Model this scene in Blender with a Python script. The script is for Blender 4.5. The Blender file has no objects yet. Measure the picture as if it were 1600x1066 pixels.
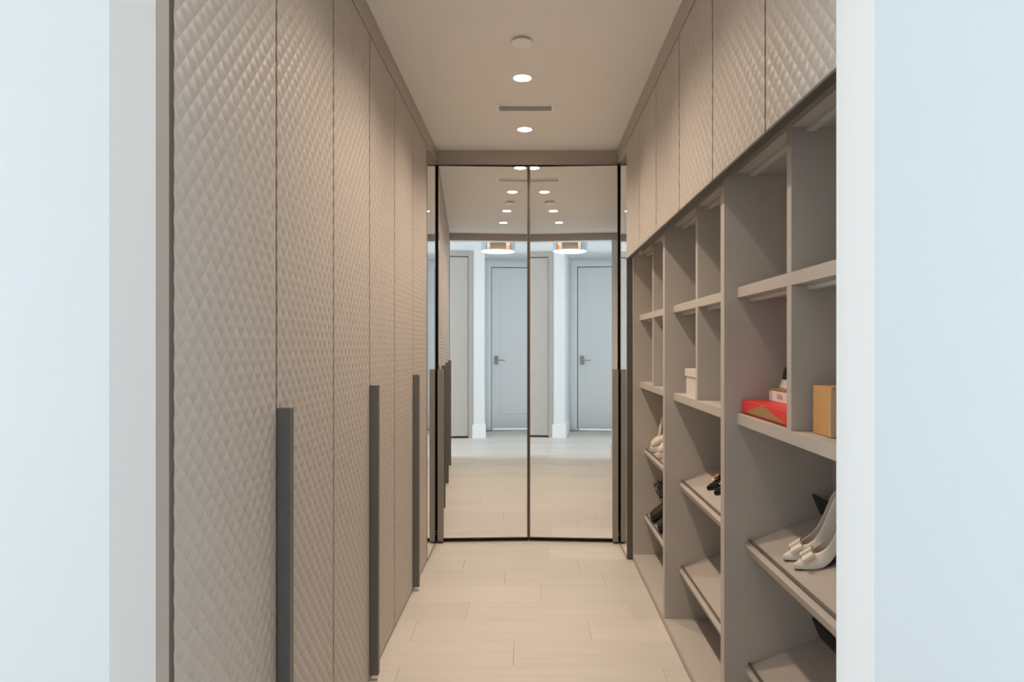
import bpy, bmesh, math, random
from mathutils import Matrix, Vector

random.seed(7)
S = bpy.context.scene
C = S.collection
PI = math.pi

# ------------------------------------------------------------------ camera
EYE = 1.373
cd = bpy.data.cameras.new('camera')
cam = bpy.data.objects.new('camera', cd)
C.objects.link(cam)
cd.sensor_width = 36.0
cd.lens = 24.0
cd.shift_x = -29.0 / 1600.0
cd.shift_y = 8.0 / 1600.0
cd.clip_start = 0.02
cam.location = (0, 0, EYE)
cam.rotation_euler = (PI / 2, 0, 0)
S.camera = cam

# ------------------------------------------------------------------ view, world, daylight
S.view_settings.view_transform = 'Standard'
S.view_settings.look = 'None'
S.view_settings.gamma = 1.0
S.view_settings.use_curve_mapping = False
S.view_settings.exposure = 0.0
S.cycles.max_bounces = 14
S.cycles.diffuse_bounces = 7
S.cycles.glossy_bounces = 8
S.cycles.transparent_max_bounces = 8
S.cycles.caustics_reflective = True
S.cycles.caustics_refractive = False
S.cycles.sample_clamp_indirect = 4.0
S.cycles.use_denoising = True

W = bpy.data.worlds.new('World')
S.world = W
W.use_nodes = True
bg = W.node_tree.nodes['Background']
bg.inputs['Color'].default_value = (0.72, 0.86, 1.0, 1)
bg.inputs['Strength'].default_value = 1.5


def area(name, loc, rot, sx, sy, energy, col):
    l = bpy.data.lights.new(name, 'AREA')
    l.shape = 'RECTANGLE'
    l.size = sx
    l.size_y = sy
    l.energy = energy
    l.color = col
    o = bpy.data.objects.new(name, l)
    C.objects.link(o)
    o.location = loc
    o.rotation_euler = rot
    return o


DAY = (0.80, 0.92, 1.0)
# daylight coming in through the window at the left end of the hall
area('window_daylight', (-3.52, 0.25, 1.45), (0, -PI / 2, 0), 2.3, 1.3, 88, DAY)
# unseen daylight added at the right end of the hall, cools the left reveal
area('added_right_daylight', (2.72, 0.25, 1.45), (0, PI / 2, 0), 2.3, 1.2, 28, DAY)
# the lit room behind the white hall door
area('room_behind_door', (0.42, -1.72, 0.05), (PI / 2, 0, 0), 0.9, 0.06, 2.0, (0.95, 0.98, 1.0))

WARM = (1.0, 0.825, 0.65)
SPOT_W = 75


# ------------------------------------------------------------------ materials
def srgb(r, g, b):
    f = lambda c: (c / 255 / 12.92) if c / 255 <= 0.04045 else ((c / 255 + 0.055) / 1.055) ** 2.4
    return (f(r), f(g), f(b), 1)


def mat(name, col, rough=0.5, metal=0.0, noise=0.0, nscale=40, bump=0.0, bscale=200, coat=0.0, spec=None):
    m = bpy.data.materials.new(name)
    m.use_nodes = True
    nt = m.node_tree
    b = nt.nodes['Principled BSDF']
    b.inputs['Base Color'].default_value = col
    b.inputs['Roughness'].default_value = rough
    b.inputs['Metallic'].default_value = metal
    if coat:
        b.inputs['Coat Weight'].default_value = coat
        b.inputs['Coat Roughness'].default_value = 0.05
    if spec is not None:
        b.inputs['Specular IOR Level'].default_value = spec
    tc = nt.nodes.new('ShaderNodeTexCoord')
    if noise > 0:
        n = nt.nodes.new('ShaderNodeTexNoise')
        n.inputs['Scale'].default_value = nscale
        n.inputs['Detail'].default_value = 4
        nt.links.new(tc.outputs['Object'], n.inputs['Vector'])
        mp = nt.nodes.new('ShaderNodeMapRange')
        mp.inputs['To Min'].default_value = 1 - noise
        mp.inputs['To Max'].default_value = 1 + noise
        nt.links.new(n.outputs['Fac'], mp.inputs['Value'])
        mx = nt.nodes.new('ShaderNodeVectorMath')
        mx.operation = 'SCALE'
        mx.inputs[0].default_value = col[:3]
        nt.links.new(mp.outputs['Result'], mx.inputs['Scale'])
        nt.links.new(mx.outputs['Vector'], b.inputs['Base Color'])
    if bump > 0:
        n2 = nt.nodes.new('ShaderNodeTexNoise')
        n2.inputs['Scale'].default_value = bscale
        nt.links.new(tc.outputs['Object'], n2.inputs['Vector'])
        bp = nt.nodes.new('ShaderNodeBump')
        bp.inputs['Strength'].default_value = bump
        bp.inputs['Distance'].default_value = 0.001
        nt.links.new(n2.outputs['Fac'], bp.inputs['Height'])
        nt.links.new(bp.outputs['Normal'], b.inputs['Normal'])
    return m


def emit(name, col, strength):
    m = bpy.data.materials.new(name)
    m.use_nodes = True
    nt = m.node_tree
    nt.nodes.clear()
    e = nt.nodes.new('ShaderNodeEmission')
    o = nt.nodes.new('ShaderNodeOutputMaterial')
    e.inputs['Color'].default_value = col
    e.inputs['Strength'].default_value = strength
    nt.links.new(e.outputs[0], o.inputs['Surface'])
    return m


def oak():
    m = bpy.data.materials.new('pale_oak')
    m.use_nodes = True
    nt = m.node_tree
    b = nt.nodes['Principled BSDF']
    b.inputs['Roughness'].default_value = 0.42
    tc = nt.nodes.new('ShaderNodeTexCoord')
    oi = nt.nodes.new('ShaderNodeObjectInfo')
    off = nt.nodes.new('ShaderNodeVectorMath')
    off.operation = 'MULTIPLY_ADD'
    sc = nt.nodes.new('ShaderNodeVectorMath')
    sc.operation = 'MULTIPLY'
    sc.inputs[1].default_value = (1.6, 26, 26)
    nt.links.new(tc.outputs['Object'], sc.inputs[0])
    nt.links.new(oi.outputs['Random'], off.inputs[0])
    off.inputs[1].default_value = (37, 91, 53)
    nt.links.new(sc.outputs[0], off.inputs[2])
    n = nt.nodes.new('ShaderNodeTexNoise')
    n.inputs['Scale'].default_value = 1.0
    n.inputs['Detail'].default_value = 6
    n.inputs['Roughness'].default_value = 0.6
    nt.links.new(off.outputs[0], n.inputs['Vector'])
    r = nt.nodes.new('ShaderNodeValToRGB')
    r.color_ramp.elements[0].position = 0.25
    r.color_ramp.elements[0].color = (0.565, 0.525, 0.475, 1)
    r.color_ramp.elements[1].position = 0.7
    r.color_ramp.elements[1].color = (0.625, 0.585, 0.535, 1)
    nt.links.new(n.outputs['Fac'], r.inputs['Fac'])
    mp = nt.nodes.new('ShaderNodeMapRange')
    mp.inputs['To Min'].default_value = 0.95
    mp.inputs['To Max'].default_value = 1.05
    nt.links.new(oi.outputs['Random'], mp.inputs['Value'])
    mx = nt.nodes.new('ShaderNodeVectorMath')
    mx.operation = 'SCALE'
    nt.links.new(r.outputs['Color'], mx.inputs[0])
    nt.links.new(mp.outputs['Result'], mx.inputs['Scale'])
    nt.links.new(mx.outputs['Vector'], b.inputs['Base Color'])
    bp = nt.nodes.new('ShaderNodeBump')
    bp.inputs['Strength'].default_value = 0.15
    bp.inputs['Distance'].default_value = 0.001
    nt.links.new(n.outputs['Fac'], bp.inputs['Height'])
    nt.links.new(bp.outputs['Normal'], b.inputs['Normal'])
    return m


def glass():
    m = bpy.data.materials.new('window_glass')
    m.use_nodes = True
    nt = m.node_tree
    nt.nodes.clear()
    t = nt.nodes.new('ShaderNodeBsdfTransparent')
    g = nt.nodes.new('ShaderNodeBsdfGlossy')
    g.inputs['Roughness'].default_value = 0.02
    mx = nt.nodes.new('ShaderNodeMixShader')
    mx.inputs[0].default_value = 0.06
    o = nt.nodes.new('ShaderNodeOutputMaterial')
    nt.links.new(t.outputs[0], mx.inputs[1])
    nt.links.new(g.outputs[0], mx.inputs[2])
    nt.links.new(mx.outputs[0], o.inputs['Surface'])
    return m


M = dict(
    wall=mat('white_wall_paint', (0.80, 0.82, 0.83, 1), 0.6, bump=0.08, bscale=300),
    trimw=mat('white_trim_paint', (0.88, 0.90, 0.91, 1), 0.4),
    ceil=mat('ceiling_paint', (0.91, 0.895, 0.87, 1), 0.7, bump=0.05, bscale=250),
    oak=oak(),
    sub=mat('subfloor', (0.10, 0.08, 0.065, 1), 0.9, noise=0.1),
    taupe=mat('taupe_lacquer', (0.45, 0.405, 0.365, 1), 0.45, noise=0.02, nscale=8, bump=0.06, bscale=500),
    quilt=mat('taupe_quilted_relief', (0.50, 0.45, 0.41, 1), 0.42, noise=0.02, nscale=6, bump=0.05, bscale=700),
    shelf=mat('greige_laminate', (0.48, 0.44, 0.40, 1), 0.5, noise=0.025, nscale=60, bump=0.08, bscale=600),
    tray=mat('tray_leather', (0.44, 0.39, 0.35, 1), 0.5, noise=0.02, nscale=90, bump=0.15, bscale=900),
    alu=mat('dark_anodised_metal', (0.12, 0.112, 0.10, 1), 0.42, metal=0.4),
    pullm=mat('bronze_grey_handle', (0.235, 0.215, 0.19, 1), 0.45, metal=0.15),
    pull=mat('charcoal_handle', (0.150, 0.146, 0.136, 1), 0.45, metal=0.15),
    bronze=mat('bronze_frame', (0.20, 0.155, 0.12, 1), 0.35, metal=0.7),
    black=mat('black_void', (0.006, 0.006, 0.006, 1), 0.8),
    blackp=mat('black_panel', (0.012, 0.012, 0.013, 1), 0.45),
    mirror=mat('mirror_silver', (0.965, 0.965, 0.955, 1), 0.0, metal=1.0),
    led=mat('light_bar_grey', (0.55, 0.54, 0.52, 1), 0.4),
    rail=mat('grey_rail', (0.14, 0.125, 0.11, 1), 0.4, metal=0.4),
    lens=emit('downlight_lens', (1.0, 0.86, 0.68, 1), 14),
    ring=mat('downlight_ring', (0.97, 0.97, 0.97, 1), 0.4),
    ventd=mat('vent_grey', (0.52, 0.50, 0.48, 1), 0.6),
    chrome=mat('satin_nickel', (0.45, 0.45, 0.45, 1), 0.3, metal=1.0),
    glass=glass(),
    lampgrey=mat('lamp_drum_grey', (0.42, 0.47, 0.52, 1), 0.45),
    lampcore=mat('lamp_core_brown', (0.20, 0.165, 0.14, 1), 0.5),
    copper=mat('lamp_copper_inside', (0.72, 0.27, 0.06, 1), 0.4, metal=0.3),
    lampglow=emit('lamp_diffuser', (1.0, 0.86, 0.62, 1), 4.0),
    cream=mat('cream_patent_leather', (0.82, 0.77, 0.70, 1), 0.3, coat=0.3),
    creamin=mat('beige_lining', (0.66, 0.59, 0.52, 1), 0.55),
    solebrown=mat('dark_sole', (0.05, 0.035, 0.026, 1), 0.6),
    gold=mat('gold_metal', (0.83, 0.56, 0.27, 1), 0.3, metal=0.9),
    crystal=mat('crystal', (0.9, 0.9, 0.92, 1), 0.08, metal=0.9),
    blackpat=mat('black_patent', (0.004, 0.0035, 0.0035, 1), 0.22, coat=0.15),
    blackfab=mat('black_boot_fabric', (0.012, 0.011, 0.009, 1), 0.6, noise=0.2, nscale=120, bump=0.3),
    lace=mat('black_lace', (0.010, 0.009, 0.011, 1), 0.25),
    ivory=mat('ivory_leather', (0.68, 0.62, 0.53, 1), 0.5, noise=0.05, nscale=150, bump=0.3, bscale=300),
    ivorysole=mat('ivory_rubber', (0.72, 0.67, 0.60, 1), 0.6),
    red=mat('red_card', (0.74, 0.035, 0.028, 1), 0.4),
    redd=mat('red_card_edge', (0.28, 0.012, 0.012, 1), 0.5),
    oldgold=mat('matt_gold_print', (0.42, 0.26, 0.09, 1), 0.45, metal=0.3),
    goldlid=mat('gold_card_lid', (0.42, 0.30, 0.10, 1), 0.4, metal=0.4),
    whitecard=mat('white_card', (0.80, 0.81, 0.81, 1), 0.5),
    creamcard=mat('cream_card', (0.70, 0.67, 0.60, 1), 0.5),
    purple=mat('mauve_print', (0.36, 0.26, 0.34, 1), 0.6),
    kraft=mat('brown_cardboard', (0.60, 0.32, 0.125, 1), 0.75, noise=0.06, nscale=30, bump=0.1),
    tape=mat('packing_tape', (0.60, 0.42, 0.24, 1), 0.3),
    whitebox=mat('white_gift_box', (0.66, 0.62, 0.57, 1), 0.5, noise=0.03, nscale=200),
)


# ------------------------------------------------------------------ helpers
class MB:
    """collects shapes, links them as one mesh object"""

    def __init__(self):
        self.bm = bmesh.new()

    def box(self, x0, x1, y0, y1, z0, z1, bev=0.0, mx=None, mi=0):
        b = bmesh.new()
        vs = [b.verts.new(p) for p in ((x0, y0, z0), (x1, y0, z0), (x1, y1, z0), (x0, y1, z0),
                                       (x0, y0, z1), (x1, y0, z1), (x1, y1, z1), (x0, y1, z1))]
        for f in ((3, 2, 1, 0), (4, 5, 6, 7), (0, 1, 5, 4), (1, 2, 6, 5), (2, 3, 7, 6), (3, 0, 4, 7)):
            b.faces.new([vs[i] for i in f])
        if bev:
            bmesh.ops.bevel(b, geom=b.edges[:], offset=bev, segments=1, affect='EDGES', profile=0.5)
        for f in b.faces:
            f.material_index = mi
        self.merge(b, mx)
        return self

    def merge(self, b, mx=None):
        if mx is not None:
            bmesh.ops.transform(b, matrix=mx, verts=b.verts[:])
        me = bpy.data.meshes.new('tmp')
        b.to_mesh(me)
        b.free()
        self.bm.from_mesh(me)
        bpy.data.meshes.remove(me)

    def loft(self, rings, closed=True, cap=True, mi=0):
        bm = self.bm
        vr = [[bm.verts.new(p) for p in r] for r in rings]
        n = len(rings[0])
        for a, b in zip(vr, vr[1:]):
            for i in range(n if closed else n - 1):
                j = (i + 1) % n
                try:
                    f = bm.faces.new((a[i], a[j], b[j], b[i]))
                    f.material_index = mi
                except ValueError:
                    pass
        if cap:
            for r, rev in ((vr[0], True), (vr[-1], False)):
                try:
                    f = bm.faces.new(r[::-1] if rev else r)
                    f.material_index = mi
                except ValueError:
                    pass
        return self

    def lathe(self, prof, n=32, cx=0, cy=0, mi=0):
        """prof: list of (radius, z)"""
        rings = []
        for r, z in prof:
            r = max(r, 1e-4)
            rings.append([(cx + r * math.cos(2 * PI * k / n), cy + r * math.sin(2 * PI * k / n), z) for k in range(n)])
        return self.loft(rings, True, True, mi)

    def build(self, name, m, parent=None, smooth=False, kind=None, fix=True):
        if fix:
            bmesh.ops.recalc_face_normals(self.bm, faces=self.bm.faces[:])
        me = bpy.data.meshes.new(name)
        self.bm.to_mesh(me)
        self.bm.free()
        for mm in (m if isinstance(m, (list, tuple)) else [m]):
            me.materials.append(mm)
        if smooth:
            me.polygons.foreach_set('use_smooth', [True] * len(me.polygons))
            me.set_sharp_from_angle(angle=math.radians(50 if smooth is True else smooth))
        return link(name, me, parent, kind)


def link(name, me, parent=None, kind=None):
    o = bpy.data.objects.new(name, me)
    C.objects.link(o)
    if parent is not None:
        o.parent = parent
    if kind:
        o['kind'] = kind
    return o


def bx(name, m, x0, x1, y0, y1, z0, z1, parent=None, bev=0.0, kind=None):
    return MB().box(x0, x1, y0, y1, z0, z1, bev).build(name, m, parent, kind=kind)


def tag(o, label, cat, group=None):
    o['label'] = label
    o['category'] = cat
    if group:
        o['group'] = group
    return o


def thing(name, label, cat, loc=(0, 0, 0), group=None):
    o = bpy.data.objects.new(name, None)
    o.empty_display_size = 0.05
    C.objects.link(o)
    o.location = loc
    return tag(o, label, cat, group)


def struct(name, m, *b, parent=None, bev=0.0):
    return bx(name, m, *b, parent=parent, bev=bev, kind='structure')


# ------------------------------------------------------------------ dimensions
XL, XR = -0.655, 0.655          # wardrobe face, shelving face
XU = 0.615                      # overhead cabinet face
CH = 2.75                       # closet ceiling
HH = 2.80                       # hall ceiling
Y0 = 1.257                      # first door seam
DW = 0.5123                     # door width
SEAM = [Y0 + DW * k for k in range(7)]
YE = SEAM[6]                    # 4.331 end of cabinets
YM = 4.80                       # mirror wall
FZ = 2.648                      # underside of fascia

# ------------------------------------------------------------------ setting
fl = struct('floor', M['sub'], -3.4, 2.6, -1.8, 4.95, -0.06, -0.0125)


def plank(x0, x1, y0, y1):
    g = 0.0004
    o = MB().box(x0 - (x0 + x1) / 2 + g, x1 - (x0 + x1) / 2 - g, y0 - (y0 + y1) / 2 + g, y1 - (y0 + y1) / 2 - g,
                 -0.012, 0, 0.0007).build('plank', M['oak'], fl)
    o.location = ((x0 + x1) / 2, (y0 + y1) / 2, 0)


ROW = 0.2430
known = {0: [-0.076], 1: [-0.563, 0.285], 2: [-0.328, 0.527], 3: [0.057], 4: [-0.15, 0.43], -1: [-0.558, 0.56], 5: [-0.42, 0.30],
         6: [0.12], 7: [-0.2]}
for k in range(-19, 8):
    ya = 2.93 + ROW * k
    yb = min(ya + ROW, 4.90)
    if ya >= 4.88:
        break
    xa, xb = (-0.72, 0.74) if ya > 0.95 else (-3.38, 2.55)
    if ya < -1.68:
        continue
    if k in known:
        cuts = known[k]
    else:
        cuts = []
        x = xa + random.uniform(0.3, 1.3)
        while x < xb - 0.2:
            cuts.append(x)
            x += random.uniform(0.9, 1.7)
    e = [xa] + cuts + [xb]
    for a, b in zip(e, e[1:]):
        plank(a, b, ya, yb)

# ceilings
struct('ceiling', M['ceil'], -1.30, 1.10, 1.06, 4.97, CH, CH + 0.12)
struct('ceiling_hall', M['wall'], -3.52, 2.72, -1.80, 1.06, HH, HH + 0.07)
# closet shell
struct('wall_left', M['wall'], -1.32, -1.26, 1.19, 4.97, -0.0125, CH)
struct('wall_right', M['wall'], 1.06, 1.12, 1.19, 4.97, -0.0125, CH)
struct('wall_back', M['wall'], -1.26, 1.06, 4.91, 4.97, -0.0125, CH)
# the wall between hall and closet, with the opening in it
OL, OR_ = -0.653, 0.533
YN, YF = 1.058, 1.19
struct('wall_front_left', M['wall'], -3.46, OL, YN, YF, -0.0125, HH)
struct('wall_front_right', M['wall'], OR_, 2.66, YN, YF, -0.0125, HH)
struct('wall_front_header', M['wall'], OL, OR_, YN, YF, 2.667, HH)
# hall
struct('wall_hall_rear_left', M['wall'], -3.46, -0.182, -1.72, -1.20, -0.0125, HH)
struct('wall_hall_column', M['wall'], -0.350, -0.182, -1.20, -0.64, -0.0125, HH)
struct('wall_hall_rear_right', M['wall'], 1.10, 2.66, -1.72, -0.64, -0.0125, HH)
DY = -1.60
# rear wall of the door niche, in three pieces round the door
struct('wall_niche_left', M['wall'], -0.182, -0.052, DY - 0.12, DY, -0.0125, HH)
struct('wall_niche_right', M['wall'], 0.872, 1.10, DY - 0.12, DY, -0.0125, HH)
struct('wall_niche_top', M['wall'], -0.052, 0.872, DY - 0.12, DY, 2.672, HH)


def window(n, x, y0, y1, z0, z1):
    s = 1 if x < 0 else -1
    x0, x1 = sorted((x, x - s * 0.06))
    w = MB()
    w.box(x0, x1, -1.72, y0, -0.0125, HH).box(x0, x1, y1, 1.19, -0.0125, HH)
    w.box(x0, x1, y0, y1, -0.0125, z0).box(x0, x1, y0, y1, z1, HH)
    w.build('wall_hall_end_%s' % ('left' if s > 0 else 'right'), M['wall'], kind='structure')
    f = MB()
    t = 0.05
    f.box(x0, x1, y0, y1, z0, z0 + t).box(x0, x1, y0, y1, z1 - t, z1)
    f.box(x0, x1, y0, y0 + t, z0, z1).box(x0, x1, y1 - t, y1, z0, z1)
    ym = (y0 + y1) / 2
    f.box(x0, x1, ym - 0.02, ym + 0.02, z0, z1)
    fr = f.build('window_%d' % n, M['trimw'], kind='structure')
    for a, b in ((y0 + t, ym - 0.02), (ym + 0.02, y1 - t)):
        bx('pane', M['glass'], (x0 + x1) / 2 - 0.003, (x0 + x1) / 2 + 0.003, a, b, z0 + t, z1 - t, fr)


window(1, -3.40, -0.45, 0.95, 0.25, 2.65)
window(2, 2.60, -0.40, 0.90, 0.25, 2.65)  # unseen window, added to go with the extra daylight on the right

# white panelled door in the niche
d1 = MB().box(-0.041, 0.861, DY - 0.075, DY - 0.03, 0.018, 2.660, 0.002)
for (a, b, c, d_) in ((0.10, 0.72, 0.26, 2.50),):
    # raised bead framing the sunk panel
    for q in ((a, b, c, c + 0.02), (a, b, d_ - 0.02, d_), (a, a + 0.02, c + 0.02, d_ - 0.02), (b - 0.02, b, c + 0.02, d_ - 0.02)):
        d1.box(q[0], q[1], DY - 0.031, DY - 0.024, q[2], q[3], 0.002)
d1 = d1.build('door_1', M['trimw'], kind='structure')
hd = MB().box(0.0, 0.062, DY - 0.03, DY - 0.018, 1.07, 1.215, 0.003).build('handle_plate', M['chrome'], d1)
MB().box(0.02, 0.045, DY - 0.018, DY + 0.035, 1.13, 1.155).box(0.02, 0.17, DY + 0.022, DY + 0.037, 1.135, 1.150, 0.003).build('lever', M['chrome'], hd)
cs = MB()
for (w0, w1, dep) in ((0.0, 0.10, 0.016), (0.012, 0.075, 0.026), (0.03, 0.055, 0.034)):
    cs.box(-0.052 - w1, -0.052 - w0, DY, DY + dep, 0, 2.672 + w1)
    cs.box(0.872 + w0, 0.872 + w1, DY, DY + dep, 0, 2.672 + w1)
    cs.box(-0.052 - w0, 0.872 + w0, DY, DY + dep, 2.672 + w0, 2.672 + w1)
cs.build('trim_door_casing', M['trimw'], kind='structure')
st = MB().box(-0.051, -0.030, DY - 0.115, DY - 0.080, 0, 2.671).box(0.850, 0.871, DY - 0.115, DY - 0.080, 0, 2.671)  # dark strips added behind the door to block light through its seams
st.box(-0.030, 0.850, DY - 0.115, DY - 0.080, 2.650, 2.671)
st.build('trim_seam_light_block', M['sub'], kind='structure')

# baseboards
BH, BT = 0.20, 0.016
struct('baseboard_column', M['trimw'], -0.366, -0.166, -0.655, -0.622, 0, BH)
struct('baseboard_niche', M['trimw'], -0.182, -0.166, -1.56, -0.656, 0, BH)
struct('baseboard_opening_right', M['trimw'], OR_ - BT, OR_, YN - BT, YF - 0.02, 0, BH)
struct('baseboard_opening_left', M['trimw'], OL, OL + 0.004, YN - BT, YF, 0, BH)
struct('baseboard_front_right', M['trimw'], OR_, 2.54, YN - BT, YN, 0, BH)
struct('baseboard_front_left', M['trimw'], -3.34, OL, YN - BT, YN, 0, BH)

# fascias, fillers
struct('trim_fascia_left', M['taupe'], XL - 0.025, XL, YF, YM, FZ, CH)
struct('trim_fascia_right', M['taupe'], 0.6035, 0.630, YF, YM, FZ, CH)
struct('trim_fascia_back', M['taupe'], XL + 0.001, 0.6025, YM, YM + 0.05, FZ, CH)
struct('trim_fascia_front', M['taupe'], XL + 0.001, 0.6025, YF + 0.001, YF + 0.022, 2.665, CH)
struct('trim_filler_left', M['taupe'], -0.685, -0.6525, YF + 0.001, 1.232, 0.0, FZ - 0.001)
struct('trim_gap_left', M['black'], -0.70, -0.668, 1.2325, 1.2565, 0.0, FZ - 0.001)
struct('trim_plinth_left', M['sub'], -0.74, -0.672, 1.26, YM, 0.0005, 0.04)
struct('trim_plinth_right', M['sub'], 0.667, 0.72, 1.26, YE - 0.001, 0.0005, 0.009)
struct('trim_void_shade', M['black'], -1.2, 1.04, 4.862, 4.90, 0.0005, CH - 0.005)  # black sheet standing in for the unlit void behind the ajar mirrored doors


# ------------------------------------------------------------------ quilted relief
QA, QB, QH = DW / 10.5, 0.0540, 0.0036


def quilt_mesh(name, w, h, m, n=4, amp=QH, sign=1):
    """diamond pillows on a panel w (along y) by h (along z); relief towards sign*x"""
    nu = int(math.ceil(w / (QA / 2)))
    nv = int(math.ceil(h / (QB / 2)))
    U = [min(i * QA / 2 / n, w) for i in range(nu * n + 1)]
    V = [min(j * QB / 2 / n, h) for j in range(nv * n + 1)]
    verts, faces = [], []

    def hgt(u, v):
        a = u / QA + v / QB
        b = u / QA - v / QB
        fa = abs((a + 0.5) % 1.0 - 0.5)      # 0 at centre line, .5 on a crease
        fb = abs((b + 0.5) % 1.0 - 0.5)
        q = 1 - 2 * max(fa, fb)
        return amp * (0.25 * q + 0.75 * math.cos(PI * fa) * math.cos(PI * fb))

    for v in V:
        for u in U:
            e = min(u, w - u, v, h - v)
            verts.append((sign * hgt(u, v) * min(1.0, 0.35 + e / 0.012), u, v))
    NU = len(U)
    for j in range(len(V) - 1):
        for i in range(NU - 1):
            ci, cj = i // n, j // n
            a, b, c, d = j * NU + i, j * NU + i + 1, (j + 1) * NU + i + 1, (j + 1) * NU + i
            if (ci + cj) % 2 == 0:
                tris = ((a, b, d), (b, c, d))
            else:
                tris = ((a, b, c), (a, c, d))
            for t in tris:
                faces.append(t if sign > 0 else t[::-1])
    me = bpy.data.meshes.new(name)
    me.from_pydata(verts, [], faces)
    me.materials.append(m)
    me.polygons.foreach_set('use_smooth', [True] * len(me.polygons))
    me.set_sharp_from_angle(angle=math.radians(13))
    return me


GAP = 0.008
DZ0 = 0.014
quilt_left = quilt_mesh('quilted_face', DW - GAP, FZ - 0.002 - DZ0, M['quilt'], 4)
UZ0 = 1.926
quilt_up = quilt_mesh('quilted_face', DW - GAP, FZ - 0.002 - UZ0, M['quilt'], 4, sign=-1)

slab_left = None
POS = ['nearest the hall', 'in the middle of the row', 'farthest in beside the mirrors']

# ------------------------------------------------------------------ left wardrobes
pull_me = None
for k in range(3):
    y0 = SEAM[2 * k]
    t = thing('wardrobe', 'tall taupe wardrobe with two quilted doors, ' + POS[k], 'wardrobe', (-0.96, y0 + DW, 0),
              'quilted wardrobes along the left side')
    def put(o, L=t.location.copy()):
        o.location = o.location - L
        return o
    c = MB()
    c.box(-1.25, -0.688, y0 + 0.001, y0 + 0.020, 0.045, FZ - 0.002)
    c.box(-1.25, -0.688, y0 + 2 * DW - 0.020, y0 + 2 * DW - 0.001, 0.045, FZ - 0.002)
    c.box(-1.25, -1.235, y0 + 0.020, y0 + 2 * DW - 0.020, 0.045, FZ - 0.002)
    c.box(-1.235, -0.688, y0 + 0.020, y0 + 2 * DW - 0.020, 0.045, 0.065)
    c.box(-1.235, -0.688, y0 + 0.020, y0 + 2 * DW - 0.020, FZ - 0.022, FZ - 0.002)
    put(c.build('carcass', M['shelf'], t))
    for j in range(2):
        ys = y0 + j * DW + GAP / 2
        if slab_left is None:
            d = MB().box(0, 0.0215, 0.003, DW - GAP - 0.003, 0, FZ - 0.002 - DZ0).build('door', M['taupe'], t)
            slab_left = d.data
        else:
            d = link('door', slab_left, t)
        d.location = Vector((-0.6815, ys, DZ0)) - t.location
        q = link('quilted_face', quilt_left, d)
        q.location = (0.0222, 0, 0)
        if j == 1:
            if pull_me is None:
                p = MB().box(0, 0.035, 0, 0.028, 0, 1.19, 0.001).build('pull_handle', M['pull'], d)
                pull_me = p.data
            else:
                p = link('pull_handle', pull_me, d)
            p.location = (0.0222, -0.001, 1.212 - 1.19 - DZ0)
            p['label'] = 'full length charcoal pull handle'

# ------------------------------------------------------------------ right: overhead cabinets
slab_up = None
for k in range(3):
    y0 = SEAM[2 * k]
    t = thing('overhead_cabinet', 'taupe overhead cabinet with two quilted doors above the shelving, ' + POS[k], 'cabinet',
              (0.84, y0 + DW, 1.983), 'overhead cabinets above the open shelving')
    L = t.location
    c = MB()
    c.box(0.634, 1.05, y0 + 0.001, y0 + 0.019, 1.984, FZ - 0.002)
    c.box(0.634, 1.05, y0 + 2 * DW - 0.019, y0 + 2 * DW - 0.001, 1.984, FZ - 0.002)
    c.box(0.634, 1.05, y0 + 0.019, y0 + 2 * DW - 0.019, 1.984, 2.0)
    c.box(0.634, 1.05, y0 + 0.019, y0 + 2 * DW - 0.019, FZ - 0.02, FZ - 0.002)
    c.box(1.04, 1.05, y0 + 0.019, y0 + 2 * DW - 0.019, 2.0, FZ - 0.02)
    o = c.build('carcass', M['shelf'], t)
    o.location = -L
    o = bx('underside_strip', M['alu'], 0.6045, 0.631, y0 + 0.0008, y0 + 2 * DW - 0.0008, 1.919, 1.9255, t)  # dark strip along the underside of both doors
    o.location = -L
    for j in range(2):
        ys = y0 + j * DW + GAP / 2
        if slab_up is None:
            d = MB().box(-0.0215, 0, 0.003, DW - GAP - 0.003, 0, FZ - 0.002 - UZ0).build('door', M['taupe'], t)
            slab_up = d.data
        else:
            d = link('door', slab_up, t)
        d.location = Vector((0.6310, ys, UZ0)) - L
        q = link('quilted_face', quilt_up, d)
        q.location = (-0.0222, 0, 0)

# ------------------------------------------------------------------ right: open shelving units
TH = math.radians(22.5)
XS = 0.697                        # shelf front, set back from the side panels
XB = 1.02                         # front of back panel
ZS1, ZS2 = 1.571, 1.146           # tops of the two fixed shelves
TRAY_X, TRAY_Z = 0.7234, (0.7025, 0.284)
UNIT = ['nearest the hall, cardboard and red boxes on it', 'in the middle of the row, white gift box on it',
        'farthest in, white sneakers and black boots on it']


def tray_frame(z):
    return Matrix.Translation((TRAY_X, 0, z)) @ Matrix.Rotation(-TH, 4, 'Y')


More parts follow.
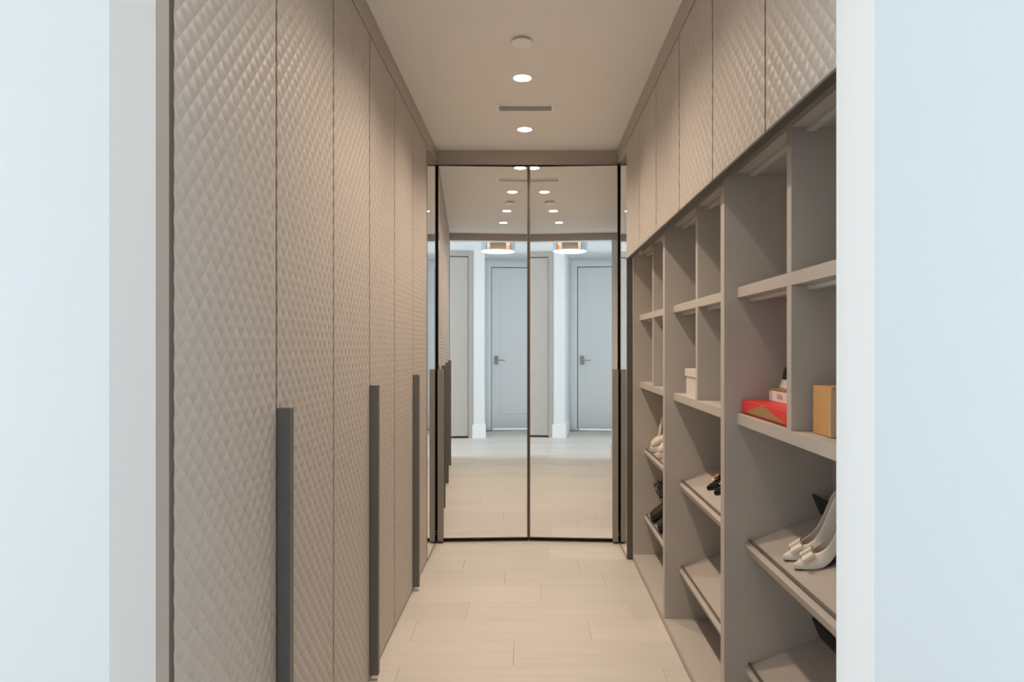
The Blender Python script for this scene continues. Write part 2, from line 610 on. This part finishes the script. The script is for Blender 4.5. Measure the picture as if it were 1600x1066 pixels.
for k in range(3):
    y0 = SEAM[2 * k] + 0.050
    y1 = y0 + 2 * DW
    pt = 0.0215
    a, b = y0 + pt + 0.001, y1 - pt - 0.001
    t = thing('shelving_unit', 'open greige shoe shelving unit ' + UNIT[k], 'shelving', (0.84, (y0 + y1) / 2, 0),
              'open shelving units on the right')
    L = t.location.copy()

    def P(name, m, *bb, bev=0.0006, par=None):
        o = bx(name, m, *bb, parent=par or t, bev=bev)
        if par is None:
            o.location = -L
        return o
    P('side_panel', M['shelf'], XR, 1.045, y0 + 0.0003, y0 + pt, 0.010, 1.981)
    P('side_panel', M['shelf'], XR, 1.045, y1 - pt, y1 - 0.0003, 0.010, 1.981)
    P('back_panel', M['shelf'], XB, 1.045, a, b, 0.043, 1.955)
    P('top_panel', M['shelf'], XS, 1.045, a, b, 1.958, 1.981)
    P('base_board', M['shelf'], XR, 1.045, a, b, 0.010, 0.042)
    ym = (y0 + y1) / 2 + 0.022
    dt = 0.016
    P('divider', M['shelf'], XS, XB, ym - dt, ym + dt, ZS1 + 0.0004, 1.9575)
    P('divider', M['shelf'], XS, XB, ym - dt, ym + dt, ZS2 + 0.0004, ZS1 - 0.0354)
    P('shelf', M['shelf'], XS, XB, a, b, ZS1 - 0.035, ZS1)
    P('shelf', M['shelf'], XS, XB, a, b, ZS2 - 0.036, ZS2)
    for zz in (1.9575, ZS1 - 0.0355):
        for (ya, yb) in ((a + 0.01, ym - dt - 0.004), (ym + dt + 0.03, b - 0.01)):
            P('light_bar', M['led'], 0.737, 0.757, ya, yb, zz - 0.012, zz, bev=0.001)
    for tz in TRAY_Z:
        o = MB().box(0.0, 0.274, a + 0.001, b - 0.001, -0.018, 0).box(-0.002, 0.012, a + 0.001, b - 0.001, -0.032, 0.0005, 0.0008)
        o = o.build('shoe_tray', M['tray'], t)
        o.matrix_local = Matrix.Translation(-L) @ tray_frame(tz)
        bx('shoe_stop', M['rail'], 0.0165, 0.0245, a + 0.001, b - 0.001, 0.0002, 0.011, o, 0.0006)
        bx('upstand', M['blackp'], 0.2745, 0.280, a + 0.001, b - 0.001, -0.018, 0.070, o)

# ------------------------------------------------------------------ mirrors
for s, nm in ((-1, 'left'), (1, 'right')):
    xf = XL if s < 0 else 0.617
    t = thing('side_mirror', 'narrow full height mirror panel on the %s, between %s and the mirrored doors' %
              (nm, 'wardrobe' if s < 0 else 'shelving'), 'mirror', (xf, 4.57, 0))
    L = t.location
    x0, x1 = (xf - 0.026, xf - 0.002) if s < 0 else (xf + 0.002, xf + 0.036)
    o = bx('backing', M['alu'], x0, x1, YE + 0.051 * (s > 0) + 0.002, YM, 0.012, FZ - 0.001, t)
    o.location = -L
    o = bx('mirror_glass', M['mirror'], *sorted((xf, xf - s * -0.0018)), YE + 0.051 * (s > 0) + 0.004, YM - 0.001, 0.022, FZ - 0.002, t)
    o.location = -L

TL, TR = math.atan(0.093) / 2, math.atan(0.128) / 2
for s, ang, w in ((-1, TL, 0.632), (1, TR, 0.622)):
    nm = 'left' if s < 0 else 'right'
    xc = -0.0135 + s * 0.0025
    t = thing('mirrored_door', 'full height mirrored bifold door at the closet end, %s leaf, slightly ajar' % nm, 'mirror door',
              (xc, YM - 0.001, 0), 'mirrored doors closing the closet end')
    # local: x outwards along the leaf, -y towards the viewer
    R = Matrix.Rotation(ang * (1 if s < 0 else -1), 4, 'Z')
    t.matrix_world = Matrix.Translation((xc, YM - 0.001, 0)) @ R
    X = lambda u0, u1: sorted((s * u0, s * u1))
    fz0, fz1 = 0.026, FZ - 0.012
    bx('door_core', M['blackp'], *X(0.006, w - 0.002), 0.004, 0.024, fz0, fz1, t)
    bx('mirror_glass', M['mirror'], *X(0.0085, w - 0.005), 0.0, 0.0035, fz0 + 0.006, fz1 - 0.004, t)
    bx('frame_stile', M['bronze'], *X(0.0, 0.008), -0.002, 0.022, fz0, fz1, t)
    bx('frame_stile', M['alu'], *X(w - 0.0045, w), -0.002, 0.022, fz0, fz1, t)
    bx('frame_rail', M['alu'], *X(0.008, w - 0.0045), -0.002, 0.0035, fz0, fz0 + 0.0055, t)
    bx('frame_rail', M['alu'], *X(0.008, w - 0.0045), -0.002, 0.0035, fz1 - 0.0035, fz1, t)
    p = bx('pull_handle', M['pullm'], *X(w - 0.038, w), -0.032, -0.0022, 0.016, 1.212, t, 0.001)
    p['label'] = 'charcoal pull handle'
    h = MB()
    for zz in (0.055, 0.075):
        h.box(*X(w + 0.0003, w + 0.006), -0.006, 0.004, zz, zz + 0.007, 0.001)
    h.build('hinge_pin', M['chrome'], t)

# ------------------------------------------------------------------ ceiling fittings
def downlight(y, x, label, power=1.0):
    t = thing('recessed_downlight', label, 'downlight', (x, y, CH), 'recessed downlights in the closet ceiling')
    MB().lathe([(0.044, -0.0002), (0.046, -0.004), (0.054, -0.004), (0.056, -0.0002)], 40).build('trim_ring', M['ring'], t, True)
    MB().lathe([(0.0435, -0.0006), (0.043, -0.0028), (0.030, -0.0034)], 40).build('lens', M['lens'], t, True)
    l = bpy.data.lights.new('downlight_beam', 'SPOT')
    l.energy = SPOT_W * power
    l.color = WARM
    l.spot_size = math.radians(138)
    l.spot_blend = 1.0
    l.shadow_soft_size = 0.04
    o = bpy.data.objects.new('downlight_beam', l)
    C.objects.link(o)
    o.location = (0, 0, -0.012)
    o.parent = t


downlight(4.33, -0.037, 'round recessed downlight nearest the mirrored doors, behind the vent')
downlight(3.50, -0.042, 'round recessed downlight between the ceiling disc and the vent')
downlight(2.64, -0.042, 'round recessed downlight just in front of the ceiling disc')
downlight(1.98, -0.042, 'round recessed downlight nearest the closet opening', 0.5)

t = thing('ceiling_disc', 'small round white disc standing proud of the closet ceiling', 'detector', (-0.038, 3.07, CH))
MB().lathe([(0.047, -0.018), (0.048, -0.014), (0.048, -0.012), (0.03, -0.012)], 40).build('cover', M['ring'], t, True)
MB().lathe([(0.040, -0.0119), (0.040, -0.0002)], 32).build('base', M['ventd'], t, True)

t = thing('air_vent', 'rectangular white slot air vent set in the closet ceiling', 'vent', (-0.030, 3.94, CH))
v = MB()
v.box(-0.172, 0.172, -0.062, -0.044, -0.006, -0.0003, 0.001).box(-0.172, 0.172, 0.044, 0.062, -0.006, -0.0003, 0.001)
v.box(-0.172, -0.152, -0.044, 0.044, -0.006, -0.0003, 0.001).box(0.152, 0.172, -0.044, 0.044, -0.006, -0.0003, 0.001)
v.build('frame', M['ring'], t)
bx('backing', M['ventd'], -0.151, 0.151, -0.043, 0.043, -0.0012, -0.0003, t)
for i in range(5):
    y = -0.036 + i * 0.018
    MB().box(-0.151, 0.151, -0.0070, 0.0070, -0.0008, 0.0008, mx=Matrix.Translation((0, y, -0.0045)) @ Matrix.Rotation(math.radians(6), 4, 'X')).build('slat', M['ventd'], t)

# ------------------------------------------------------------------ hall: lamp and wardrobe seen in the mirrors
t = thing('drum_ceiling_lamp', 'grey drum ceiling lamp with copper inside and glowing diffuser in the hall', 'ceiling lamp', (-0.03, 0.40, HH))


def shell(r, z0, z1, a0, a1, n, th):
    m = MB()
    rings = []
    for i in range(n + 1):
        a = a0 + (a1 - a0) * i / n
        cs_, sn = math.cos(a), math.sin(a)
        rings.append([(r * cs_, r * sn, z0), ((r + th) * cs_, (r + th) * sn, z0), ((r + th) * cs_, (r + th) * sn, z1), (r * cs_, r * sn, z1)])
    m.loft(rings, True, True)
    return m


HA = math.radians(46)
for a0 in (-(PI / 2 - HA), PI / 2 + HA):
    shell(0.228, -0.15, -0.045, a0, a0 + 2 * (PI / 2 - HA), 20, 0.004).build('drum', M['lampgrey'], t, True)
    shell(0.214, -0.148, -0.045, a0, a0 + 2 * (PI / 2 - HA), 20, 0.004).build('copper_liner', M['copper'], t, True)
shell(0.218, -0.158, -0.151, 0, 2 * PI, 48, 0.014).build('rim', M['trimw'], t, True)
shell(0.205, -0.0445, -0.038, 0, 2 * PI, 48, 0.027).build('rim', M['trimw'], t, True)
MB().lathe([(0.217, -0.156), (0.217, -0.150), (0.15, -0.144), (0.08, -0.141), (0.01, -0.140)], 40).build('diffuser', M['lampglow'], t, True)
MB().lathe([(0.12, -0.0005), (0.12, -0.0145), (0.204, -0.0146), (0.204, -0.044)], 32).build('ceiling_plate', M['lampgrey'], t, True)
MB().lathe([(0.11, -0.0145), (0.11, -0.1395)], 32).build('core', M['lampcore'], t, True)

t = thing('hall_wardrobe', 'tall taupe quilted wardrobe across the hall, beside the white column', 'wardrobe', (-1.0, -0.92, 0))
L = t.location
c = MB().box(-0.424, -0.352, -1.19, -0.637, 0.0, HH - 0.002).box(-2.49, -2.40, -1.19, -0.637, 0.0, HH - 0.002)
c.box(-2.40, -0.424, -1.19, -0.637, HH - 0.085, HH - 0.002).box(-2.40, -0.424, -1.19, -0.69, 0.03, HH - 0.085)
o = c.build('carcass', M['taupe'], t)
o.location = -L
qh = quilt_mesh('quilted_face', DW - GAP, HH - 0.10 - 0.03, M['quilt'], 2)
for i in range(3):
    yr = -0.430 - i * DW
    d = MB().box(-(DW - GAP), 0, -0.02, 0, 0, HH - 0.13).build('door', M['taupe'], t)
    d.location = Vector((yr, -0.655, 0.03)) - L
    q = link('quilted_face', qh, d)
    q.rotation_euler = (0, 0, PI / 2)
    q.location = (0, 0.0006, 0)
    q.location = (0, 0.0006, 0)

# ------------------------------------------------------------------ boxes on the shelves
t = thing('red_box', 'flat red box with a gold triangle on its front, below the other small boxes', 'box', (0.80, 2.083, ZS2))
bx('body', M['red'], -0.085, 0.085, -0.2145, 0.2145, 0.0005, 0.040, t, 0.001)
bx('lid', M['red'], -0.0875, 0.0875, -0.217, 0.217, 0.0065, 0.046, t, 0.001)
bx('edge_line', M['redd'], -0.0882, -0.086, -0.21, 0.21, 0.0035, 0.006, t)
g = MB()
xx0, xx1 = -0.0884, -0.0876
r1 = [(xx0, 0.180, 0.0085), (xx0, -0.168, 0.0085), (xx0, 0.015, 0.044)]
r2 = [(xx1, p[1], p[2]) for p in r1]
g.loft([r1, r2]).build('triangle', M['oldgold'], t)

ZB = ZS2 + 0.0468
t = thing('white_box', 'small white box with a gold lid and faint lettering, lying on the red box', 'box', (0.84, 2.150, ZB))
bx('body', M['whitecard'], -0.045, 0.030, -0.125, 0.125, 0.0002, 0.035, t, 0.0006)
bx('lid', M['goldlid'], -0.046, 0.031, -0.126, 0.126, 0.0355, 0.0425, t, 0.0006)
fc = bpy.data.curves.new('lettering', 'FONT')
fc.body = 'GRA'
fc.size = 0.024
fc.extrude = 0.0003
fc.space_character = 1.1
fo = bpy.data.objects.new('lettering', fc)
C.objects.link(fo)
fc.materials.append(M['purple'])
bpy.context.view_layer.update()
fm = bpy.data.meshes.new_from_object(fo.evaluated_get(bpy.context.evaluated_depsgraph_get()))
bpy.data.objects.remove(fo)
fm.materials.clear()
fm.materials.append(M['purple'])
fo = link('lettering', fm, t)
# text right = -y, up = z, facing -x
fo.matrix_local = Matrix.Translation((-0.0456, 0.052, 0.010)) @ Matrix(((0, 0, -1, 0), (-1, 0, 0, 0), (0, 1, 0, 0), (0, 0, 0, 1)))

ZC = ZB + 0.0430
t = thing('cream_box', 'small cream tapered box standing on the gold lid', 'box', (0.852, 2.183, ZC))


def taper(x0, x1, y0, y1, z0, z1, f):
    cx, cy = (x0 + x1) / 2, (y0 + y1) / 2
    r0 = [(x0, y0, z0), (x1, y0, z0), (x1, y1, z0), (x0, y1, z0)]
    r1 = [(cx + (p[0] - cx) * f, cy + (p[1] - cy) * f, z1) for p in r0]
    return MB().loft([r0, r1])


taper(-0.030, 0.030, -0.075, 0.075, 0.0002, 0.023, 0.86).build('body', M['creamcard'], t)
taper(-0.0262, 0.0262, -0.0655, 0.0655, 0.0235, 0.0275, 0.98).build('lid', M['creamcard'], t)
t = thing('black_bottle', 'small black bottle-shaped container standing on the cream box', 'bottle', (0.847, 2.190, ZC + 0.028))
taper(-0.020, 0.020, -0.052, 0.052, 0.0002, 0.030, 0.90).build('body', M['blackp'], t)
taper(-0.016, 0.016, -0.045, 0.045, 0.0304, 0.040, 0.97).build('cap', M['blackp'], t)

t = thing('cardboard_box', 'brown cardboard carton with packing tape on the right shelf cell', 'box', (0.835, 1.729, ZS2))
bx('carton', M['kraft'], -0.097, 0.097, -0.054, 0.056, 0.0005, 0.123, t, 0.002)
bx('flap', M['kraft'], -0.096, 0.096, -0.053, 0.0005, 0.1232, 0.1252, t, 0.0006)
bx('flap', M['kraft'], -0.096, 0.096, 0.0012, 0.055, 0.1232, 0.1252, t, 0.0006)
bx('tape', M['tape'], -0.0955, -0.02, -0.0548, -0.0541, 0.003, 0.120, t)
bx('tape', M['tape'], -0.0978, -0.0971, -0.0525, -0.046, 0.003, 0.120, t)

t = thing('gift_box', 'white lidded gift box beside the divider on the middle shelving unit', 'box', (0.80, 3.11, ZS2))
bx('body', M['whitebox'], -0.066, 0.066, -0.116, 0.110, 0.0005, 0.118, t, 0.001)
bx('lid', M['whitebox'], -0.071, 0.071, -0.121, 0.115, 0.087, 0.1225, t, 0.001)

# ------------------------------------------------------------------ shoes
def tray_mx(x, y, level, yaw):
    z = TRAY_Z[level] + (x - TRAY_X) * math.tan(TH)
    return Matrix.Translation((x, y, z)) @ Matrix.Rotation(-TH, 4, 'Y') @ Matrix.Rotation(yaw, 4, 'Z') @ Matrix.Translation((0, 0, 0.0006))


def interp(tab, x):
    for (a, va), (b, vb) in zip(tab, tab[1:]):
        if x <= b:
            f = (x - a) / (b - a)
            f = max(0, min(1, f))
            return va + (vb - va) * f
    return tab[-1][1]


PW = [(0, .002), (.006, .0062), (.015, .0112), (.03, .0190), (.05, .0283), (.07, .0352), (.085, .0378), (.105, .036), (.13, .0315), (.16, .0275), (.19, .0265), (.208, .025), (.22, .018), (.226, .009)]
PZ = [(0, .008), (.015, .006), (.04, .0035), (.06, .003), (.08, .0045), (.10, .012), (.125, .029), (.15, .051), (.175, .074), (.195, .089), (.21, .095), (.226, .097)]
PH = [(0, .008), (.006, .014), (.02, .021), (.045, .030), (.07, .038), (.085, .039), (.10, .037), (.125, .037), (.15, .040), (.175, .047), (.20, .058), (.226, .064)]
PG = [(0, 0), (.062, 0), (.066, .30), (.072, .52), (.082, .70), (.10, .84), (.13, .92), (.226, .94)]


def pump(name, label, group, mx, mu, ml, ms, mh, brooch):
    t = thing(name, label, 'shoe', group=group)
    t.matrix_world = mx
    xs = [0, .003, .006, .010, .015, .022, .03, .04, .05, .058, .0621, .066, .072, .082, .092, .105, .118, .13, .145, .16, .175, .19, .20, .208, .214, .22, .224, .226]
    rings = []
    for x in xs:
        w, z0, h, g = interp(PW, x), interp(PZ, x), interp(PH, x), interp(PG, x)
        p0 = math.asin(min(g, .97))
        half = []
        for i in range(7):
            ph = p0 + (PI / 2 - p0) * i / 6
            half.append((w * math.sin(ph), h * math.cos(ph) / math.cos(p0)))
        half += [(w * .985, -0.0008), (w * .80, -0.002), (w * .4, -0.002)]
        r = [(x, y, z0 + zz) for y, zz in half] + [(x, 0, z0 - 0.002)] + [(x, -y, z0 + zz) for y, zz in half[::-1]]
        rings.append(r)
    o = MB().loft(rings, False, True).build('upper', [mu, ml], t, 60)
    so = o.modifiers.new('thick', 'SOLIDIFY')
    so.thickness = 0.0018
    so.offset = -1
    so.material_offset = 1
    so.material_offset_rim = 0
    # sole
    rr = []
    for x in xs:
        w, z0 = interp(PW, x) * .93, interp(PZ, x) - 0.0022
        rr.append([(x, w, z0), (x, w * .96, z0 - .003), (x, -w * .96, z0 - .003), (x, -w, z0)])
    rr = [[(p[0], p[1], max(p[2], 0.0002)) for p in r] for r in rr]
    MB().loft(rr).build('sole', ms, t, True)
    # heel
    hr = []
    for f, cx, rx, ry in ((0, .214, .0055, .0055), (.06, .2135, .0052, .0052), (.35, .2115, .0062, .0065), (.65, .209, .0105, .011), (.85, .2055, .0165, .018), (1, .202, .021, .0235)):
        ring = []
        for i in range(16):
            a = 2 * PI * i / 16
            px = cx + rx * math.cos(a)
            top = interp(PZ, min(px, .226)) - 0.0055
            ring.append((px, ry * math.sin(a), top * f if f else 0.0))
        hr.append(ring)
    MB().loft(hr).build('heel', mh, t, True)
    if brooch == 'bow':
        th = math.atan2(.038 - .024, .045)
        bmx = Matrix.Translation((.050, 0, .0405)) @ Matrix.Rotation(-math.radians(16), 4, 'Y') @ Matrix.Diagonal((1.35, 0.98, 0.9, 1))
        b = MB()
        for s in (-1, 1):
            q = [0.010, 0.034]
            r0 = [(-.011, s * q[0], -.003), (.011, s * q[0], -.003), (.011, s * q[0], .004), (-.011, s * q[0], .004)]
            r1 = [(-.015, s * q[1], -.009), (.015, s * q[1], -.009), (.015, s * q[1], .001), (-.015, s * q[1], .001)]
            b.loft([r0, r1])
        bo = b.build('bow', mu, t)
        bo.matrix_local = bmx
        bx('bow_knot', mu, -.0145, .0145, -.0095, .0095, -.0035, .0085, bo, 0.0012)
        gg = MB()
        for s in (-1, 1):
            for zz in (-.0034, .0088):      # thin gold frame round each end of the knot
                gg.box(-.0152, .0152, s * .0102 - .0007, s * .0102 + .0007, zz - .0006, zz + .0006)
            for xx in (-.0148, .0148):
                gg.box(xx - .0006, xx + .0006, s * .0102 - .0007, s * .0102 + .0007, -.0036, .0090)
                gg.box(xx - .0006, xx + .0006, min(s * .010, s * .033), max(s * .010, s * .033), -.0002, .0008)
        gg.build('gold_trim', M['gold'], bo)
    else:
        b = MB()
        for ring_n, rad, tilt in ((9, .024, .55), (7, .016, 1.0)):
            for i in range(ring_n):
                a = 2 * PI * i / ring_n + (0.3 if ring_n == 6 else 0)
                r0 = [(0.002, -.003, 0), (0.002, .003, 0), (0.002, 0, .002)]
                r1 = [(rad * .6, -.0048, 0), (rad * .6, .0048, 0), (rad * .6, 0, .003)]
                r2 = [(rad, -.0006, 0), (rad, .0006, 0), (rad, 0, .0006)]
                bb = MB().loft([r0, r1, r2])
                b.merge(bb.bm, Matrix.Rotation(a, 4, 'Z') @ Matrix.Rotation(-tilt, 4, 'Y'))
        bo = b.build('flower_brooch', M['gold'], t)
        bo.matrix_local = Matrix.Translation((.056, 0, .038)) @ Matrix.Rotation(-.35, 4, 'Y')
        c = MB()
        for i in range(5):
            a = 2 * PI * i / 5
            bb = bmesh.new()
            bmesh.ops.create_icosphere(bb, subdivisions=1, radius=0.0026)
            c.merge(bb, Matrix.Translation((.005 * math.cos(a), .005 * math.sin(a), .006)))
        c.build('crystals', M['crystal'], bo)
    return t


pump('cream_pump', 'cream high heeled pump with gold edged bow, nearer the hall of its pair', 'cream pumps on the slanted tray',
     tray_mx(.768, 1.983, 0, math.radians(-20)), M['cream'], M['creamin'], M['solebrown'], M['cream'], 'bow')
pump('cream_pump', 'cream high heeled pump with gold edged bow, behind its twin on the tray', 'cream pumps on the slanted tray',
     tray_mx(.768, 2.066, 0, math.radians(-20)), M['cream'], M['creamin'], M['solebrown'], M['cream'], 'bow')
pump('black_pump', 'black pointed pump with gold flower brooch, toe wholly in view', 'black pumps on the slanted tray',
     tray_mx(.788, 3.035, 0, math.radians(-14)), M['blackpat'], M['blackfab'], M['solebrown'], M['blackpat'], 'flower')
pump('black_pump', 'black pointed pump with flower brooch, mostly hidden by the shelving side panel', 'black pumps on the slanted tray',
     tray_mx(.792, 2.93, 0, math.radians(-14)), M['blackpat'], M['blackfab'], M['solebrown'], M['blackpat'], 'flower')


def ell(x, w, z0, z1, n=18, p=0.75):
    """closed, flat-bottomed section across the foot at x"""
    r = []
    for i in range(n):
        a = 2 * PI * i / n
        c, s = math.cos(a), math.sin(a)
        y = w * math.copysign(abs(c) ** p, c)
        z = (z0 + z1) / 2 + (z1 - z0) / 2 * math.copysign(abs(s) ** p, s)
        r.append((x, y, z))
    return r


def disc(cx, rx, ry, z, n=18, slope=0.0):
    return [(cx + rx * math.cos(2 * PI * i / n), ry * math.sin(2 * PI * i / n), z + slope * rx * math.cos(2 * PI * i / n)) for i in range(n)]


def body(foot, shaft, name, m, par, vox=0.004):
    b = MB().loft(foot).loft(shaft)
    o = b.build(name, m, par, smooth=80)
    r = o.modifiers.new('remesh', 'REMESH')
    r.mode = 'VOXEL'
    r.voxel_size = vox
    r.use_smooth_shade = True
    s = o.modifiers.new('smooth', 'SMOOTH')
    s.iterations = 6
    s.factor = 0.6
    return o


def sneaker(label, mx):
    t = thing('white_sneaker', label, 'shoe', group='white sneakers on the upper tray')
    t.matrix_world = mx
    z = .032
    foot = [ell(.004, .018, z, .048), ell(.014, .036, z, .064), ell(.04, .046, z, .078), ell(.08, .049, z, .086), ell(.12, .045, z, .10),
            ell(.17, .038, z, .105), ell(.22, .036, z, .10), ell(.255, .033, z, .09), ell(.268, .022, z, .075)]
    shaft = [disc(.185, .075, .038, .06), disc(.19, .068, .037, .10), disc(.198, .060, .036, .135, slope=-.15)]
    body(foot, shaft, 'upper', M['ivory'], t)
    so = []
    for x, w in ((-.004, .02), (.010, .042), (.04, .053), (.08, .055), (.12, .050), (.17, .044), (.22, .042), (.26, .038), (.276, .024)):
        so.append([(x, w, .0003 + (.010 if x < 0 else 0)), (x, w + .002, .016), (x, w - .003, .034), (x, -w + .003, .034), (x, -w - .002, .016), (x, -w, .0003 + (.010 if x < 0 else 0))])
    MB().loft(so).build('sole', M['ivorysole'], t, True)
    tg = []
    for f in range(6):
        u = f / 5
        cx, cz = .078 + .048 * u + .010 * u * u, .086 + .092 * u
        w = .030 + .008 * u
        tg.append([(cx - .004, -w, cz - .004), (cx - .010, 0, cz), (cx - .004, w, cz - .004), (cx + .010, w, cz + .006), (cx + .008, 0, cz + .010), (cx + .010, -w, cz + .006)])
    MB().loft(tg).build('tongue', M['ivory'], t, True)
    for k in range(3):
        x = .085 + .018 * k
        lz = .093 + .006 * k
        lc = MB()
        pts = [(-.030, lz - .012), (-.018, lz + .002), (0, lz + .005), (.018, lz + .002), (.030, lz - .012)]
        lc.loft([[(x - .004, y, zz), (x + .004, y, zz), (x + .004, y, zz + .003), (x - .004, y, zz + .003)] for y, zz in pts])
        lc.build('lace', M['ivorysole'], t, True)
    return t


sneaker('white chunky high top sneaker, the nearer one, on the farthest upper shoe tray', tray_mx(.756, 3.985, 0, math.radians(-6)))
sneaker('white chunky high top sneaker, the farther one, behind its twin on the upper shoe tray', tray_mx(.756, 4.215, 0, math.radians(-6)))


def tube(path, r, n=6):
    rings = []
    for i, p in enumerate(path):
        a, b = path[max(i - 1, 0)], path[min(i + 1, len(path) - 1)]
        d = (Vector(b) - Vector(a)).normalized()
        u = d.cross(Vector((0.3, 0.5, 0.81))).normalized()
        v = d.cross(u)
        rings.append([tuple(Vector(p) + u * r * math.cos(2 * PI * k / n) + v * r * math.sin(2 * PI * k / n)) for k in range(n)])
    return rings


def boot(label, mx, seed):
    rnd = random.Random(seed)
    t = thing('black_boot', label, 'boot', group='black boots on the lower tray')
    t.matrix_world = mx
    z = .010
    foot = [ell(.003, .026, z, .040, p=.55), ell(.012, .040, z, .058, p=.6), ell(.04, .046, z, .072), ell(.08, .047, z, .084), ell(.12, .042, z, .10),
            ell(.17, .036, z, .105), ell(.22, .034, z, .10), ell(.25, .028, z, .085)]
    shaft = [disc(.18, .068, .038, .05), disc(.185, .060, .037, .11), disc(.19, .060, .040, .17), disc(.19, .064, .044, .215)]
    body(foot, shaft, 'upper', M['blackfab'], t)
    so = []
    for x, w in ((0, .03), (.012, .044), (.05, .050), (.09, .050), (.13, .044), (.18, .038), (.23, .036), (.254, .028)):
        so.append([(x, w, .0003), (x, w, .012), (x, -w, .012), (x, -w, .0003)])
    MB().loft(so).build('sole', M['solebrown'], t, True)
    bx('heel_block', M['solebrown'], .185, .252, -.030, .030, .0004, .016, t)
    lc = MB()
    for k in range(34):
        zc = rnd.uniform(.085, .235)
        ang = rnd.uniform(PI * .45, PI * 1.55)
        rr = .062 + rnd.uniform(0, .014)
        cx, cy = .185 + rr * math.cos(ang), rr * .72 * math.sin(ang)
        r0 = rnd.uniform(.009, .017)
        tilt, tw = rnd.uniform(0, PI), rnd.uniform(-1, 1)
        path = []
        for i in range(15):
            a = tilt + 1.75 * PI * i / 14
            path.append((cx - .012 * math.sin(a * .5) + r0 * .5 * math.cos(a), cy + r0 * math.cos(a + tw), zc + r0 * math.sin(a)))
        lc.loft(tube(path, .0024))
    lc.build('curly_ruffle', M['lace'], t, True, kind='stuff')
    return t


boot('black square toed ankle boot with curly ruffle, the farther one on the lower tray', tray_mx(.742, 4.17, 1, math.radians(-6)), 3)
boot('black square toed ankle boot with curly ruffle, the nearer one on the lower tray', tray_mx(.742, 3.94, 1, math.radians(-6)), 5)

bpy.context.view_layer.update()
